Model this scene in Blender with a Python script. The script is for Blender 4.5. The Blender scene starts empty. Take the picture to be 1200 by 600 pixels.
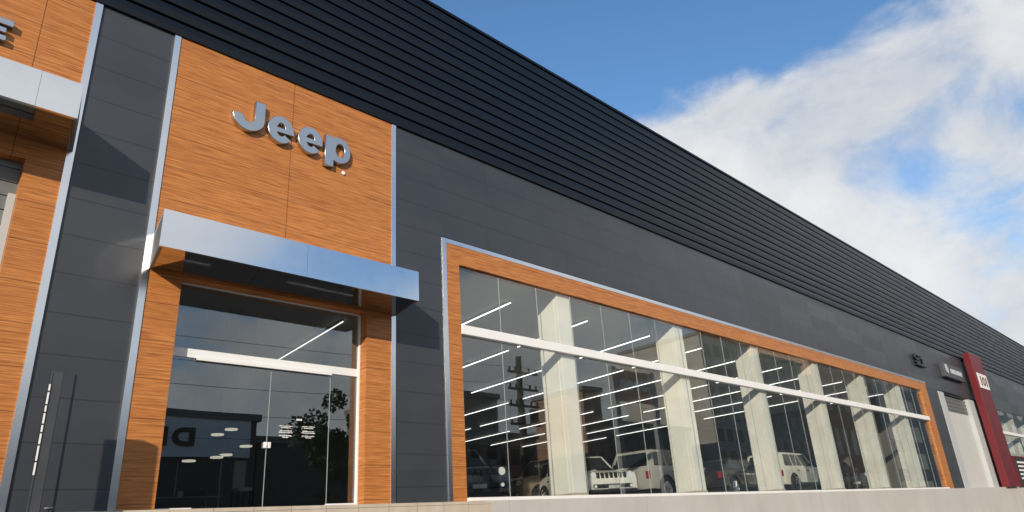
import bpy, bmesh, math, random
from mathutils import Vector, Matrix
random.seed(7)
S = bpy.context.scene
COL = S.collection
PI = math.pi
K = 1.6            # metres per facade unit (facade worked out from image pixels, in units of 1.6 m)
H0 = 1.2           # eye height, metres

# ------------------------------------------------------------------ camera
cd = bpy.data.cameras.new('camera'); cam = bpy.data.objects.new('camera', cd); COL.objects.link(cam)
cd.sensor_width = 36.0; cd.sensor_fit = 'HORIZONTAL'; cd.lens = 24.33
cd.clip_start = 0.05; cd.clip_end = 3000
rt = Vector((0.71432983, -0.69714481, -0.0610083)); upv = Vector((-0.21593957, -0.30250532, 0.92836449)); fw = Vector((0.66565982, 0.64998434, 0.36662973))
cam.matrix_world = Matrix(((rt.x, upv.x, -fw.x, 0.0), (rt.y, upv.y, -fw.y, -7*K), (rt.z, upv.z, -fw.z, H0), (0, 0, 0, 1)))
S.camera = cam

# ------------------------------------------------------------------ sky, sun, exposure
SUN = Vector((-0.745, -0.59, 0.312)).normalized()
EL = math.asin(SUN.z); ROT = math.atan2(SUN.x, SUN.y)
W = bpy.data.worlds.new('World'); S.world = W; W.use_nodes = True
wn, wl = W.node_tree.nodes, W.node_tree.links
wn.clear()
def N(t, **kw):
    n = wn.new(t)
    for k, v in kw.items(): setattr(n, k, v)
    return n
def math_node(nodes, links, op, a, b=None, c=None, clamp=False):
    n = nodes.new('ShaderNodeMath'); n.operation = op; n.use_clamp = clamp
    for i, v in enumerate((a, b, c)):
        if v is None: continue
        if hasattr(v, 'is_output'): links.new(v, n.inputs[i])
        else: n.inputs[i].default_value = v
    return n.outputs[0]
def WM(op, a, b=None, c=None, clamp=False): return math_node(wn, wl, op, a, b, c, clamp)
def wsmooth(v, a, b):
    n = N('ShaderNodeMapRange', interpolation_type='SMOOTHSTEP')
    wl.new(v, n.inputs[0]); n.inputs[1].default_value = a; n.inputs[2].default_value = b
    return n.outputs[0]
sky = N('ShaderNodeTexSky', sky_type='NISHITA'); sky.sun_disc = False
sky.sun_elevation = EL; sky.sun_rotation = ROT; sky.air_density = 1.0; sky.dust_density = 0.15; sky.ozone_density = 2.6
bg1 = N('ShaderNodeBackground'); bg1.inputs[1].default_value = 0.15; hs = N('ShaderNodeHueSaturation'); hs.inputs['Saturation'].default_value = 1.12; wl.new(sky.outputs[0], hs.inputs['Color']); wl.new(hs.outputs[0], bg1.inputs[0])
tc = N('ShaderNodeTexCoord'); sx = N('ShaderNodeSeparateXYZ'); wl.new(tc.outputs['Generated'], sx.inputs[0])
zc = WM('MAXIMUM', sx.outputs[2], 0.03)
u = WM('DIVIDE', sx.outputs[0], zc); v = WM('DIVIDE', sx.outputs[1], zc)
cb = N('ShaderNodeCombineXYZ'); wl.new(u, cb.inputs[0]); wl.new(v, cb.inputs[1])
n1 = N('ShaderNodeTexNoise'); n1.inputs['Scale'].default_value = 4.4; n1.inputs['Detail'].default_value = 11; n1.inputs['Roughness'].default_value = 0.60; n1.inputs['Distortion'].default_value = 0.3
n2 = N('ShaderNodeTexNoise'); n2.inputs['Scale'].default_value = 4.2; n2.inputs['Detail'].default_value = 7; n2.inputs['Roughness'].default_value = 0.6
cm = N('ShaderNodeMapping'); cm.inputs['Scale'].default_value = (1.0, 1.0, 1.5); cm.inputs['Location'].default_value = (3.1, 0.4, 1.7); wl.new(tc.outputs['Generated'], cm.inputs[0])
for n in (n1, n2): wl.new(cm.outputs[0], n.inputs['Vector'])
def gauss(cu, cv, ru, rv):
    a = WM('DIVIDE', WM('SUBTRACT', u, cu), ru); b = WM('DIVIDE', WM('SUBTRACT', v, cv), rv)
    return WM('EXPONENT', WM('MULTIPLY', WM('ADD', WM('MULTIPLY', a, a), WM('MULTIPLY', b, b)), -1.0))
bank = wsmooth(WM('ADD', u, WM('MULTIPLY', v, 0.12)), 1.32, 1.72)           # the bank beyond the roof, in the direction the street runs
hole = WM('MAXIMUM', gauss(2.12, 0.2, 0.22, 0.2), gauss(2.35, 0.42, 0.2, 0.14))
front = WM('MULTIPLY', WM('MULTIPLY', wsmooth(v, -1.0, -1.6), wsmooth(u, 1.2, 0.85)), 1.35)      # the bank over the far side of the street
low = WM('MULTIPLY', wsmooth(v, -2.55, -3.3), 0.95)                             # thin grey sheet low over the far side
bias = WM('SUBTRACT', WM('MAXIMUM', WM('MAXIMUM', bank, low), front), WM('MULTIPLY', hole, 0.26))
den = WM('ADD', WM('MULTIPLY', WM('SUBTRACT', n1.outputs[0], 0.5), 3.0), WM('SUBTRACT', WM('MULTIPLY', bias, 1.0), 0.42))
mask = WM('MULTIPLY', wsmooth(den, -0.15, 0.62), 0.95)
shade = wsmooth(WM('ADD', WM('MULTIPLY', n2.outputs[0], 0.6), WM('MULTIPLY', n1.outputs[0], 0.5)), 0.36, 0.72)
cc = N('ShaderNodeMix', data_type='RGBA'); wl.new(shade, cc.inputs[0])
cc.inputs[6].default_value = (0.42, 0.45, 0.50, 1); cc.inputs[7].default_value = (0.66, 0.66, 0.65, 1)
bg2 = N('ShaderNodeBackground'); bg2.inputs[1].default_value = 1.0; wl.new(cc.outputs[2], bg2.inputs[0])
mx = N('ShaderNodeMixShader'); wl.new(mask, mx.inputs[0]); wl.new(bg1.outputs[0], mx.inputs[1]); wl.new(bg2.outputs[0], mx.inputs[2])
wo = N('ShaderNodeOutputWorld'); wl.new(mx.outputs[0], wo.inputs[0])
sl = bpy.data.lights.new('sun', 'SUN'); sl.energy = 3.6; sl.angle = math.radians(0.5); sl.color = (1.0, 0.88, 0.72)
sun = bpy.data.objects.new('sun', sl); COL.objects.link(sun); sun.rotation_euler = SUN.to_track_quat('Z', 'Y').to_euler(); sun.location = (-30, -30, 30)
S.view_settings.view_transform = 'Standard'; S.view_settings.look = 'None'; S.view_settings.gamma = 1.0
S.view_settings.exposure = 0.4; S.view_settings.use_curve_mapping = False
S.cycles.max_bounces = 10; S.cycles.transparent_max_bounces = 24; S.cycles.glossy_bounces = 5

# ------------------------------------------------------------------ materials
class MT:
    """small wrapper for a node material"""
    def __init__(s, name):
        s.m = bpy.data.materials.new(name); s.m.use_nodes = True
        s.n, s.l = s.m.node_tree.nodes, s.m.node_tree.links
        s.b = s.n['Principled BSDF']
        s.pos = s.n.new('ShaderNodeNewGeometry').outputs['Position']
    def set(s, **kw):
        for k, v in kw.items():
            i = s.b.inputs[k.replace('_', ' ')]
            if hasattr(v, 'is_output'): s.l.new(v, i)
            else: i.default_value = v
        return s
    def mapped(s, scale):
        mp = s.n.new('ShaderNodeMapping'); mp.inputs['Scale'].default_value = scale
        s.l.new(s.pos, mp.inputs['Vector']); return mp.outputs[0]
    def noise(s, scale, sc=(1, 1, 1), detail=4, rough=0.55, dist=0.0):
        t = s.n.new('ShaderNodeTexNoise'); t.inputs['Scale'].default_value = scale; t.inputs['Detail'].default_value = detail
        t.inputs['Roughness'].default_value = rough; t.inputs['Distortion'].default_value = dist
        s.l.new(s.mapped(sc), t.inputs['Vector']); return t.outputs[0]
    def ramp(s, f, stops):
        r = s.n.new('ShaderNodeValToRGB'); e = r.color_ramp.elements
        while len(e) < len(stops): e.new(0.5)
        for q, (p, c) in zip(e, stops): q.position = p; q.color = (*c, 1) if len(c) == 3 else c
        s.l.new(f, r.inputs[0]); return r.outputs[0]
    def math(s, op, a, b=None, c=None, clamp=False): return math_node(s.n, s.l, op, a, b, c, clamp)
    def mix(s, f, a, b, mode='MIX'):
        x = s.n.new('ShaderNodeMix'); x.data_type = 'RGBA'; x.blend_type = mode
        for i, q in ((0, f), (6, a), (7, b)):
            if hasattr(q, 'is_output'): s.l.new(q, x.inputs[i])
            else: x.inputs[i].default_value = q if i == 0 else ((*q, 1) if len(q) == 3 else q)
        return x.outputs[2]
    def bump(s, h, strength=0.2, dist=0.01):
        b = s.n.new('ShaderNodeBump'); b.inputs['Strength'].default_value = strength; b.inputs['Distance'].default_value = dist
        s.l.new(h, b.inputs['Height']); s.l.new(b.outputs[0], s.b.inputs['Normal']); return s
    def xyz(s):
        q = s.n.new('ShaderNodeSeparateXYZ'); s.l.new(s.pos, q.inputs[0]); return q.outputs
    def line(s, coord, period, offset, width):
        """1 on a thin line every period metres"""
        f = s.math('FRACT', s.math('DIVIDE', s.math('SUBTRACT', coord, offset), period))
        return s.math('LESS_THAN', s.math('ABSOLUTE', s.math('SUBTRACT', f, 0.5)), 2) if width is None else s.math('GREATER_THAN', s.math('ABSOLUTE', s.math('SUBTRACT', f, 0.5)), 0.5 - width / period / 2)

def simple(name, col, rough=0.5, metal=0.0, var=0.12, scale=3.0, bump=0.0, spec=0.5, emit=0.0):
    t = MT(name); nz = t.noise(scale, detail=5)
    lo = tuple(c * (1 - var) for c in col); hi = tuple(min(1, c * (1 + var)) for c in col)
    t.set(Base_Color=t.ramp(nz, [(0.3, lo), (0.7, hi)]), Roughness=rough, Metallic=metal)
    t.b.inputs['Specular IOR Level'].default_value = spec
    if bump: t.bump(t.noise(scale * 12, detail=3), bump, 0.004)
    if emit: t.set(Emission_Color=(*col, 1), Emission_Strength=emit)
    return t.m

M = {}
# dark composite cladding: panel joints every 0.6 m up and 2.4 m along
t = MT('dark_cladding'); o = t.xyz()
jz = t.line(o[2], 0.602, 5.43*K + H0, 0.016); jx = t.line(o[0], 2.9, 1.22*K + 0.02, 0.012)
j = t.math('MAXIMUM', jz, jx)
# each panel a shade of its own
pz = t.math('FLOOR', t.math('DIVIDE', t.math('SUBTRACT', o[2], 5.43*K + H0 - 0.301), 0.602)); px = t.math('FLOOR', t.math('DIVIDE', t.math('SUBTRACT', o[0], 1.22*K + 0.02 - 1.45), 2.9))
wv = t.n.new('ShaderNodeTexWhiteNoise'); wv.noise_dimensions = '2D'; cv = t.n.new('ShaderNodeCombineXYZ'); t.l.new(px, cv.inputs[0]); t.l.new(pz, cv.inputs[1]); t.l.new(cv.outputs[0], wv.inputs[0])
base = t.ramp(t.noise(0.9, detail=6), [(0.3, (0.040, 0.045, 0.054)), (0.7, (0.050, 0.055, 0.064))])
base = t.mix(t.math('MULTIPLY', wv.outputs[0], 0.16), base, (0.075, 0.078, 0.086))
t.set(Base_Color=t.mix(j, base, (0.026, 0.028, 0.032)), Metallic=0.25, Roughness=t.math('ADD', t.math('ADD', 0.26, t.math('MULTIPLY', wv.outputs[0], 0.10)), t.math('MULTIPLY', t.noise(2.3, (1.6, 1, 0.35)), 0.14)))
t.bump(t.math('SUBTRACT', t.math('MULTIPLY', t.noise(0.9, detail=2), 0.9), t.math('MULTIPLY', j, 0.3)), 0.2, 0.006); t.b.inputs['Specular IOR Level'].default_value = 0.7; M['clad'] = t.m
# orange wood laminate: boards 0.2 m, grain along the wall
def wood(name, vertical_seam):
    t = MT(name); o = t.xyz()
    bw = 0.30
    bi = t.math('FLOOR', t.math('DIVIDE', o[2], bw))
    wn_ = t.n.new('ShaderNodeTexWhiteNoise'); wn_.noise_dimensions = '1D'; t.l.new(bi, wn_.inputs[1])
    cx = t.n.new('ShaderNodeCombineXYZ')
    t.l.new(t.math('ADD', t.math('MULTIPLY', t.math('ADD', o[0], t.math('MULTIPLY', o[1], 1.0)), 0.5), t.math('MULTIPLY', wn_.outputs[0], 37.0)), cx.inputs[0]); t.l.new(t.math('MULTIPLY', o[2], 22.0), cx.inputs[2])
    g1 = t.n.new('ShaderNodeTexNoise'); g1.inputs['Scale'].default_value = 1.7; g1.inputs['Detail'].default_value = 7; g1.inputs['Roughness'].default_value = 0.66; g1.inputs['Distortion'].default_value = 0.15
    t.l.new(cx.outputs[0], g1.inputs['Vector'])
    g2 = t.n.new('ShaderNodeTexNoise'); g2.inputs['Scale'].default_value = 5.0; g2.inputs['Detail'].default_value = 4; t.l.new(cx.outputs[0], g2.inputs['Vector'])
    col = t.ramp(g1.outputs[0], [(0.33, (0.15, 0.044, 0.010)), (0.44, (0.38, 0.130, 0.032)), (0.54, (0.52, 0.200, 0.053)), (0.66, (0.66, 0.305, 0.098))])
    col = t.mix(0.45, col, t.ramp(g2.outputs[0], [(0.40, (0.19, 0.057, 0.013)), (0.60, (0.62, 0.265, 0.08))]))
    col = t.mix(t.math('MULTIPLY', wn_.outputs[0], 0.20), col, (0.30, 0.10, 0.024))
    jn = t.line(o[2], bw * 2, 0.05, 0.009)
    if vertical_seam: jn = t.math('MAXIMUM', jn, t.line(o[0], 2.68*K, 3.42*K, 0.012))
    t.set(Base_Color=t.mix(t.math('MULTIPLY', jn, 0.75), col, (0.05, 0.018, 0.006)), Roughness=0.42)
    t.b.inputs['Specular IOR Level'].default_value = 0.35
    t.bump(t.math('SUBTRACT', t.math('MULTIPLY', g2.outputs[0], 0.3), jn), 0.18, 0.004)
    return t.m
M['wood'] = wood('orange_wood_laminate', True); M['woodf'] = wood('orange_wood_frame', False)
# black ribbed steel of the fascia
t = MT('black_ribbed_steel'); o = t.xyz()
nz = t.noise(0.5, (0.35, 1, 3), detail=5)
t.set(Base_Color=t.ramp(nz, [(0.3, (0.004, 0.0065, 0.011)), (0.7, (0.0065, 0.0100, 0.0155))]), Metallic=0.0, Roughness=t.math('ADD', 0.30, t.math('MULTIPLY', t.noise(1.7, (0.3, 1, 2)), 0.15)))
t.bump(t.noise(1.4, (0.5, 1, 1), detail=2), 0.12, 0.01); t.b.inputs['Specular IOR Level'].default_value = 0.27; M['rib'] = t.m
# brushed aluminium trim / satin canopy sheet / dark mirror soffit
def metal(name, col, rough, wob=0.03, wscale=0.7, met=1.0):
    t = MT(name)
    t.set(Base_Color=t.ramp(t.noise(1.4, detail=5), [(0.3, tuple(c*0.94 for c in col)), (0.7, col)]), Metallic=met, Roughness=t.math('ADD', rough, t.math('MULTIPLY', t.noise(6, (1, 1, 1)), 0.06)))
    t.bump(t.noise(wscale, detail=1), wob, 0.05); return t.m
M['trim'] = metal('brushed_aluminium', (0.80, 0.82, 0.84), 0.22)
M['canopy'] = metal('satin_canopy_sheet', (0.84, 0.85, 0.86), 0.13, 0.05, 0.9)
M['endcap'] = metal('dimmed_end_cap', (0.34, 0.34, 0.34), 0.5, 0.02)  # canopy metal darkened on the ends, sun glare toned down in the colour
M['soffit'] = metal('dark_mirror_soffit', (0.66, 0.63, 0.58), 0.0, 0.03, 0.8)
M['steel'] = metal('satin_steel_letter', (0.56, 0.59, 0.61), 0.26, 0.02)
M['rimmetal'] = metal('wheel_alloy', (0.60, 0.61, 0.63), 0.25, 0.0)
M['white'] = simple('white_paint', (0.80, 0.80, 0.79), 0.4, var=0.03)
M['whitealu'] = simple('white_powder_coat', (0.78, 0.79, 0.80), 0.3, var=0.03)
t = MT('plinth_render'); o = t.xyz()
stk = t.math('MULTIPLY', t.math('POWER', t.noise(1.0, (2.6, 1, 0.22), detail=6), 2.0), 0.45, clamp=True)
pc = t.mix(stk, t.ramp(t.noise(0.5, detail=6), [(0.3, (0.46, 0.44, 0.41)), (0.7, (0.52, 0.50, 0.47))]), (0.30, 0.28, 0.25))
t.set(Base_Color=t.mix(t.math('MULTIPLY', t.line(o[0], 4.8, 0.9, 0.012), 0.6), pc, (0.20, 0.19, 0.17)), Roughness=0.72); t.bump(t.noise(30, detail=3), 0.1, 0.004); M['plinth'] = t.m
t = MT('stone_tile'); o = t.xyz(); jj = t.math('MAXIMUM', t.line(o[0], 0.62, 0.1, 0.008), t.line(o[2], 0.40, 1.70, 0.008))
t.set(Base_Color=t.mix(jj, t.ramp(t.noise(2.4, detail=7), [(0.3, (0.44, 0.37, 0.29)), (0.7, (0.56, 0.49, 0.40))]), (0.17, 0.15, 0.13)), Roughness=0.6); M['tile'] = t.m
M['concrete'] = simple('column_plaster', (0.82, 0.80, 0.74), 0.75, var=0.08, scale=1.3, bump=0.2)
M['skirt'] = simple('column_skirting', (0.46, 0.42, 0.34), 0.6, var=0.06)
M['ceil'] = simple('ceiling_board', (0.55, 0.55, 0.53), 0.85, var=0.03)
M['inwall'] = simple('interior_wall', (0.16, 0.15, 0.14), 0.8, var=0.1)
M['brown'] = simple('interior_brown_panel', (0.09, 0.06, 0.045), 0.6, var=0.12)
M['floor'] = simple('showroom_floor', (0.36, 0.35, 0.33), 0.15, var=0.06)
M['seam'] = simple('glazing_seal', (0.33, 0.37, 0.37), 0.3, var=0.03)
M['black'] = simple('black_plastic', (0.018, 0.018, 0.02), 0.45)
M['rubber'] = simple('tyre_rubber', (0.022, 0.022, 0.024), 0.8, bump=0.2)
M['greyframe'] = simple('grey_door_frame', (0.44, 0.46, 0.46), 0.5, var=0.04)
M['red'] = simple('dark_red_gloss', (0.13, 0.006, 0.009), 0.45, var=0.10, scale=0.8)
M['boxgrey'] = simple('charcoal_sign_box', (0.058, 0.064, 0.072), 0.4)
M['blade'] = simple('blade_sheet', (0.064, 0.069, 0.078), 0.4, metal=0.2)
M['lettergrey'] = simple('pale_sign_print', (0.45, 0.49, 0.52), 0.5)
M['darkletter'] = simple('dark_sign_letter', (0.02, 0.022, 0.026), 0.4)
M['shutter'] = simple('shutter_slat', (0.17, 0.18, 0.18), 0.5, metal=0.3)
M['shutterlow'] = simple('white_door_panel', (0.52, 0.51, 0.48), 0.6, var=0.03)
M['roof'] = simple('roof_sheet', (0.30, 0.30, 0.30), 0.7)
M['tube'] = simple('lit_tube', (1.0, 0.97, 0.92), 0.5, emit=2.4)
M['lampbody'] = simple('lamp_body', (0.7, 0.7, 0.7), 0.5)
# road and surroundings
M['asphalt'] = simple('asphalt', (0.050, 0.050, 0.052), 0.9, var=0.25, scale=1.5, bump=0.5)
M['paving'] = simple('pavement', (0.30, 0.29, 0.27), 0.85, var=0.12, scale=2.0, bump=0.3)
M['kerb'] = simple('kerb_stone', (0.36, 0.35, 0.33), 0.85)
M['paintw'] = simple('road_paint', (0.72, 0.72, 0.70), 0.7)
M['bark'] = simple('bark', (0.09, 0.065, 0.045), 0.9, bump=0.6, scale=6)
M['timber'] = simple('pole_timber', (0.11, 0.09, 0.07), 0.9, bump=0.4, scale=5)
M['leaf'] = simple('leaf', (0.045, 0.085, 0.024), 0.6, var=0.45, scale=1.2)
for nm, c in (('bA', (0.34, 0.31, 0.27)), ('bB', (0.42, 0.26, 0.17)), ('bC', (0.50, 0.46, 0.40)), ('bD', (0.22, 0.205, 0.185)), ('bE', (0.42, 0.42, 0.42))):
    M[nm] = simple('facade_' + nm[1].lower(), c, 0.85, var=0.12, scale=0.4)
t = MT('window_dark_glass'); t.set(Base_Color=(0.02, 0.024, 0.028, 1), Roughness=0.08); M['dglass'] = t.m
M['board'] = simple('terracotta_board', (0.62, 0.27, 0.16), 0.6, var=0.06)
M['dim'] = simple('dark_shop_front', (0.07, 0.068, 0.064), 0.7, var=0.2)
M['ledge'] = simple('ledge_white', (0.74, 0.73, 0.70), 0.5, var=0.04)

def glass(name, tint, k0, gain):
    m = bpy.data.materials.new(name); m.use_nodes = True; n, l = m.node_tree.nodes, m.node_tree.links; n.clear()
    out = n.new('ShaderNodeOutputMaterial'); tr = n.new('ShaderNodeBsdfTransparent'); tr.inputs[0].default_value = (*tint, 1)
    gl = n.new('ShaderNodeBsdfGlossy'); gl.inputs['Roughness'].default_value = 0.0; gl.inputs[0].default_value = (0.95, 0.97, 0.97, 1)
    ge = n.new('ShaderNodeNewGeometry'); d = n.new('ShaderNodeVectorMath'); d.operation = 'DOT_PRODUCT'
    l.new(ge.outputs['Normal'], d.inputs[0]); l.new(ge.outputs['Incoming'], d.inputs[1])
    c = math_node(n, l, 'ABSOLUTE', d.outputs['Value']); f = math_node(n, l, 'POWER', math_node(n, l, 'SUBTRACT', 1.0, c), 5.0)
    fr = math_node(n, l, 'MULTIPLY', math_node(n, l, 'ADD', k0, math_node(n, l, 'MULTIPLY', f, 1 - k0)), gain, clamp=True)
    # the pane is never quite flat: slow waves bend what it mirrors
    no = n.new('ShaderNodeTexNoise'); no.inputs['Scale'].default_value = 0.55; no.inputs['Detail'].default_value = 1
    tc_ = n.new('ShaderNodeTexCoord'); l.new(tc_.outputs['Object'], no.inputs['Vector'])
    bp = n.new('ShaderNodeBump'); bp.inputs['Strength'].default_value = 0.03; bp.inputs['Distance'].default_value = 0.05; l.new(no.outputs[0], bp.inputs['Height']); l.new(bp.outputs[0], gl.inputs['Normal'])
    mx = n.new('ShaderNodeMixShader'); l.new(fr, mx.inputs[0]); l.new(tr.outputs[0], mx.inputs[1]); l.new(gl.outputs[0], mx.inputs[2]); l.new(mx.outputs[0], out.inputs[0])
    return m
M['glass'] = glass('clear_shop_glass', (0.95, 0.965, 0.955), 0.11, 0.9)
M['doorglass'] = glass('smoked_door_glass', (0.70, 0.72, 0.71), 0.15, 1.0)

# ------------------------------------------------------------------ mesh helpers
def P(x, y, z): return Vector((x*K, y*K, z*K + H0))      # facade units -> metres
class MB:
    def __init__(s): s.bm = bmesh.new()
    def hexa(s, c):
        v = [s.bm.verts.new(p) for p in c]
        for f in ((0, 3, 2, 1), (4, 5, 6, 7), (0, 1, 5, 4), (1, 2, 6, 5), (2, 3, 7, 6), (3, 0, 4, 7)): s.bm.faces.new([v[i] for i in f])
        return s
    def box(s, x0, x1, y0, y1, z0, z1):                   # metres
        return s.hexa([Vector(p) for p in ((x0, y0, z0), (x1, y0, z0), (x1, y1, z0), (x0, y1, z0), (x0, y0, z1), (x1, y0, z1), (x1, y1, z1), (x0, y1, z1))])
    def ubox(s, x0, x1, y0, y1, z0, z1):                  # facade units
        a = P(x0, y0, z0); b = P(x1, y1, z1); return s.box(a.x, b.x, a.y, b.y, a.z, b.z)
    def prism(s, pts, axis, a, b):
        """polygon pts extruded along axis from a to b. axis 0: pts are (y,z); 1: (x,z); 2: (x,y)"""
        def mk(p, q): return Vector((q, p[0], p[1])) if axis == 0 else Vector((p[0], q, p[1])) if axis == 1 else Vector((p[0], p[1], q))
        A = [s.bm.verts.new(mk(p, a)) for p in pts]; B = [s.bm.verts.new(mk(p, b)) for p in pts]; n = len(pts)
        s.bm.faces.new(A); s.bm.faces.new(B[::-1])
        for i in range(n): s.bm.faces.new((A[i], B[i], B[(i+1) % n], A[(i+1) % n]))
        return s
    def tube(s, pts, r, seg=10, r2=None):
        pts = [Vector(p) for p in pts]; rings = []; n = len(pts)
        for i, p in enumerate(pts):
            d = (pts[min(i+1, n-1)] - pts[max(i-1, 0)]).normalized(); a = d.orthogonal().normalized() if abs(d.z) < 0.9 else Vector((1, 0, 0)); b = d.cross(a).normalized(); a = b.cross(d)
            rr = r if r2 is None else r + (r2 - r) * i / (n - 1)
            rings.append([s.bm.verts.new(p + (a*math.cos(2*PI*k/seg) + b*math.sin(2*PI*k/seg))*rr) for k in range(seg)])
        for A, B in zip(rings, rings[1:]):
            for k in range(seg): s.bm.faces.new((A[k], A[(k+1) % seg], B[(k+1) % seg], B[k]))
        s.bm.faces.new(rings[0][::-1]); s.bm.faces.new(rings[-1]); return s
    def lathe_y(s, prof, c, seg=28):
        """profile (radius, y) turned about the y axis through c"""
        rings = [[s.bm.verts.new(Vector((c[0] + r*math.cos(2*PI*k/seg), c[1] + y, c[2] + r*math.sin(2*PI*k/seg)))) for k in range(seg)] for r, y in prof]
        for A, B in zip(rings, rings[1:]):
            for k in range(seg): s.bm.faces.new((A[k], B[k], B[(k+1) % seg], A[(k+1) % seg]))
        s.bm.faces.new(rings[0]); s.bm.faces.new(rings[-1][::-1]); return s
    def build(s, name, mat, parent=None, bevel=0.0, smooth=False):
        bmesh.ops.recalc_face_normals(s.bm, faces=s.bm.faces)
        off = parent_world(parent)
        if off.length: bmesh.ops.translate(s.bm, verts=s.bm.verts, vec=-off)
        if bevel: bmesh.ops.bevel(s.bm, geom=[e for e in s.bm.edges if e.calc_face_angle(0) > 0.6], offset=bevel, segments=2, affect='EDGES', profile=0.6)
        me = bpy.data.meshes.new(name); s.bm.to_mesh(me); s.bm.free(); me.materials.append(mat)
        if smooth:
            for p in me.polygons: p.use_smooth = True
            try: me.set_sharp_from_angle(angle=math.radians(38))
            except Exception: pass
        o = bpy.data.objects.new(name, me); COL.objects.link(o)
        if parent: o.parent = parent
        return o
def parent_world(p):
    v = Vector((0, 0, 0))
    while p is not None: v += p.location; p = p.parent
    return v
def tag(o, label, cat, group=None):
    o['label'] = label; o['category'] = cat
    if group: o['group'] = group
    return o
def thing(name, loc, label, cat, group=None):
    o = bpy.data.objects.new(name, None); COL.objects.link(o); o.location = loc; o.empty_display_size = 0.3
    return tag(o, label, cat, group)
def structure(o): o['kind'] = 'structure'; return o
def copy_tree(o, parent=None):
    c = o.copy(); COL.objects.link(c)
    if parent is not None: c.parent = parent
    for ch in [q for q in bpy.data.objects if q.parent == o]: copy_tree(ch, c)
    return c
def letter_mesh(name, polys, depth, bev, mat, parent, origin, ux, uz):
    """outlines (first outer, rest holes) in a plane, made a solid letter with a bevelled front. origin/ux/uz in metres, thickness along ux x uz"""
    cu = bpy.data.curves.new('outline', 'CURVE'); cu.dimensions = '2D'; cu.fill_mode = 'BOTH'; cu.extrude = depth/2; cu.bevel_depth = bev; cu.bevel_resolution = 2; cu.offset = -bev
    for pl in polys:
        sp = cu.splines.new('POLY'); sp.points.add(len(pl) - 1); sp.use_cyclic_u = True
        for q, p in zip(sp.points, pl): q.co = (p[0]*K, p[1]*K, 0, 1)
    tmp = bpy.data.objects.new('tmp', cu); me = bpy.data.meshes.new_from_object(tmp); bpy.data.objects.remove(tmp); bpy.data.curves.remove(cu)
    un = ux.cross(uz)
    off = origin - parent_world(parent)
    for vv in me.vertices: c = vv.co.copy(); vv.co = off + ux*c.x + uz*c.y + un*c.z
    me.name = name; me.materials.clear(); me.materials.append(mat)
    o = bpy.data.objects.new(name, me); COL.objects.link(o); o.parent = parent; return o
def arc(cx, cz, rx, rz, a0, a1, n=28):
    return [(cx + rx*math.cos(math.radians(a0 + (a1-a0)*i/n)), cz + rz*math.sin(math.radians(a0 + (a1-a0)*i/n))) for i in range(n+1)]

# ------------------------------------------------------------------ ground
structure(MB().box(-400, 900, -700, 500, -0.4, 0.0).build('ground', M['asphalt']))
structure(MB().box(-60, 160, -4.6, -0.3*K, 0.0, 0.13).build('pavement', M['paving']))
structure(MB().box(-60, 160, -4.75, -4.6, 0.0, 0.14).build('kerb', M['kerb']))
structure(MB().box(-60, 160, -20.0, -19.85, 0.0, 0.14).build('kerb', M['kerb']))
structure(MB().box(-60, 160, -24.5, -20.0, 0.0, 0.13).build('pavement', M['paving']))
mk = MB()
for i in range(36): mk.box(-60 + i*6, -57 + i*6, -12.5, -12.36, 0.0, 0.004)
structure(mk.build('road_markings', M['paintw']))

# ------------------------------------------------------------------ the showroom building
BX0, BX1 = -6.0, 62.0
ZT, ZS = 7.97, 5.43           # roof edge, lower edge of the fascia
bld = thing('showroom_building', P(0, 0, 0), 'long dark grey showroom with orange wood portals and a black ribbed roof band', 'building')
def wallpiece(x0, x1, z0, z1, mat='clad', name='wall_cladding'): return MB().ubox(x0, x1, 0.0, 0.12, z0, z1).build(name, M[mat], bld)
ZF = 0.36
# portals: left 1 (cut by the photo's edge), centre 2
WX0, WX1, WZT = 5.77, 27.35, 3.905            # show window, outside of its trim
wallpiece(1.215, 1.955, ZF, ZS); wallpiece(4.965, WX0, ZF, ZS); wallpiece(WX0, WX1, WZT, ZS)
wallpiece(WX1, 28.62, ZF, ZS); wallpiece(28.62, 34.0, 3.76, ZS); wallpiece(34.0, 36.0, ZF, ZS); wallpiece(36.0, 60.0, 3.62, ZS); wallpiece(60.0, BX1, ZF, ZS)
wallpiece(BX0, -2.1, ZF, ZS)
# fascia: thirteen steel ribs
nr = 13; ph = (ZT - ZS)/nr; pts = []
y0 = -0.035
for i in range(nr):
    a = ZS + i*ph
    pts += [(y0, a), (y0 - 0.006, a + ph*0.40), (y0, a + ph*0.80), (y0 + 0.062, a + ph*0.815), (y0 + 0.062, a + ph*0.985)]
pts += [(y0 - 0.012, ZT), (y0 - 0.012, ZT + 0.05), (0.35, ZT + 0.05), (0.35, ZT - 0.1), (0.125, ZT - 0.1), (0.125, ZS)]
MB().prism([(p[0]*K, p[1]*K + H0) for p in pts], 0, BX0*K, BX1*K).build('roof_fascia', M['rib'], bld)
MB().ubox(BX0, BX1, 0.36, 20.0, ZT - 0.3, ZT - 0.2).build('roof', M['roof'], bld)
MB().ubox(BX0, BX1, 20.0, 20.2, ZF, ZT - 0.2).build('back_wall', M['inwall'], bld)
MB().ubox(BX0 - 0.2, BX0, 0.0, 20.2, ZF, ZT).build('side_wall', M['clad'], bld)
MB().ubox(BX1, BX1 + 0.2, 0.0, 20.2, ZF, ZT).build('side_wall', M['clad'], bld)
MB().ubox(BX0, BX1, 0.01, 20.0, ZF - 0.12, ZF).build('floor', M['floor'], bld)
MB().ubox(1.4, 60.0, 0.13, 19.9, 3.72, 3.80).build('ceiling', M['ceil'], bld)
MB().ubox(1.25, 1.4, 0.13, 19.9, ZF, 3.72).build('partition_wall', M['inwall'], bld)
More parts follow.
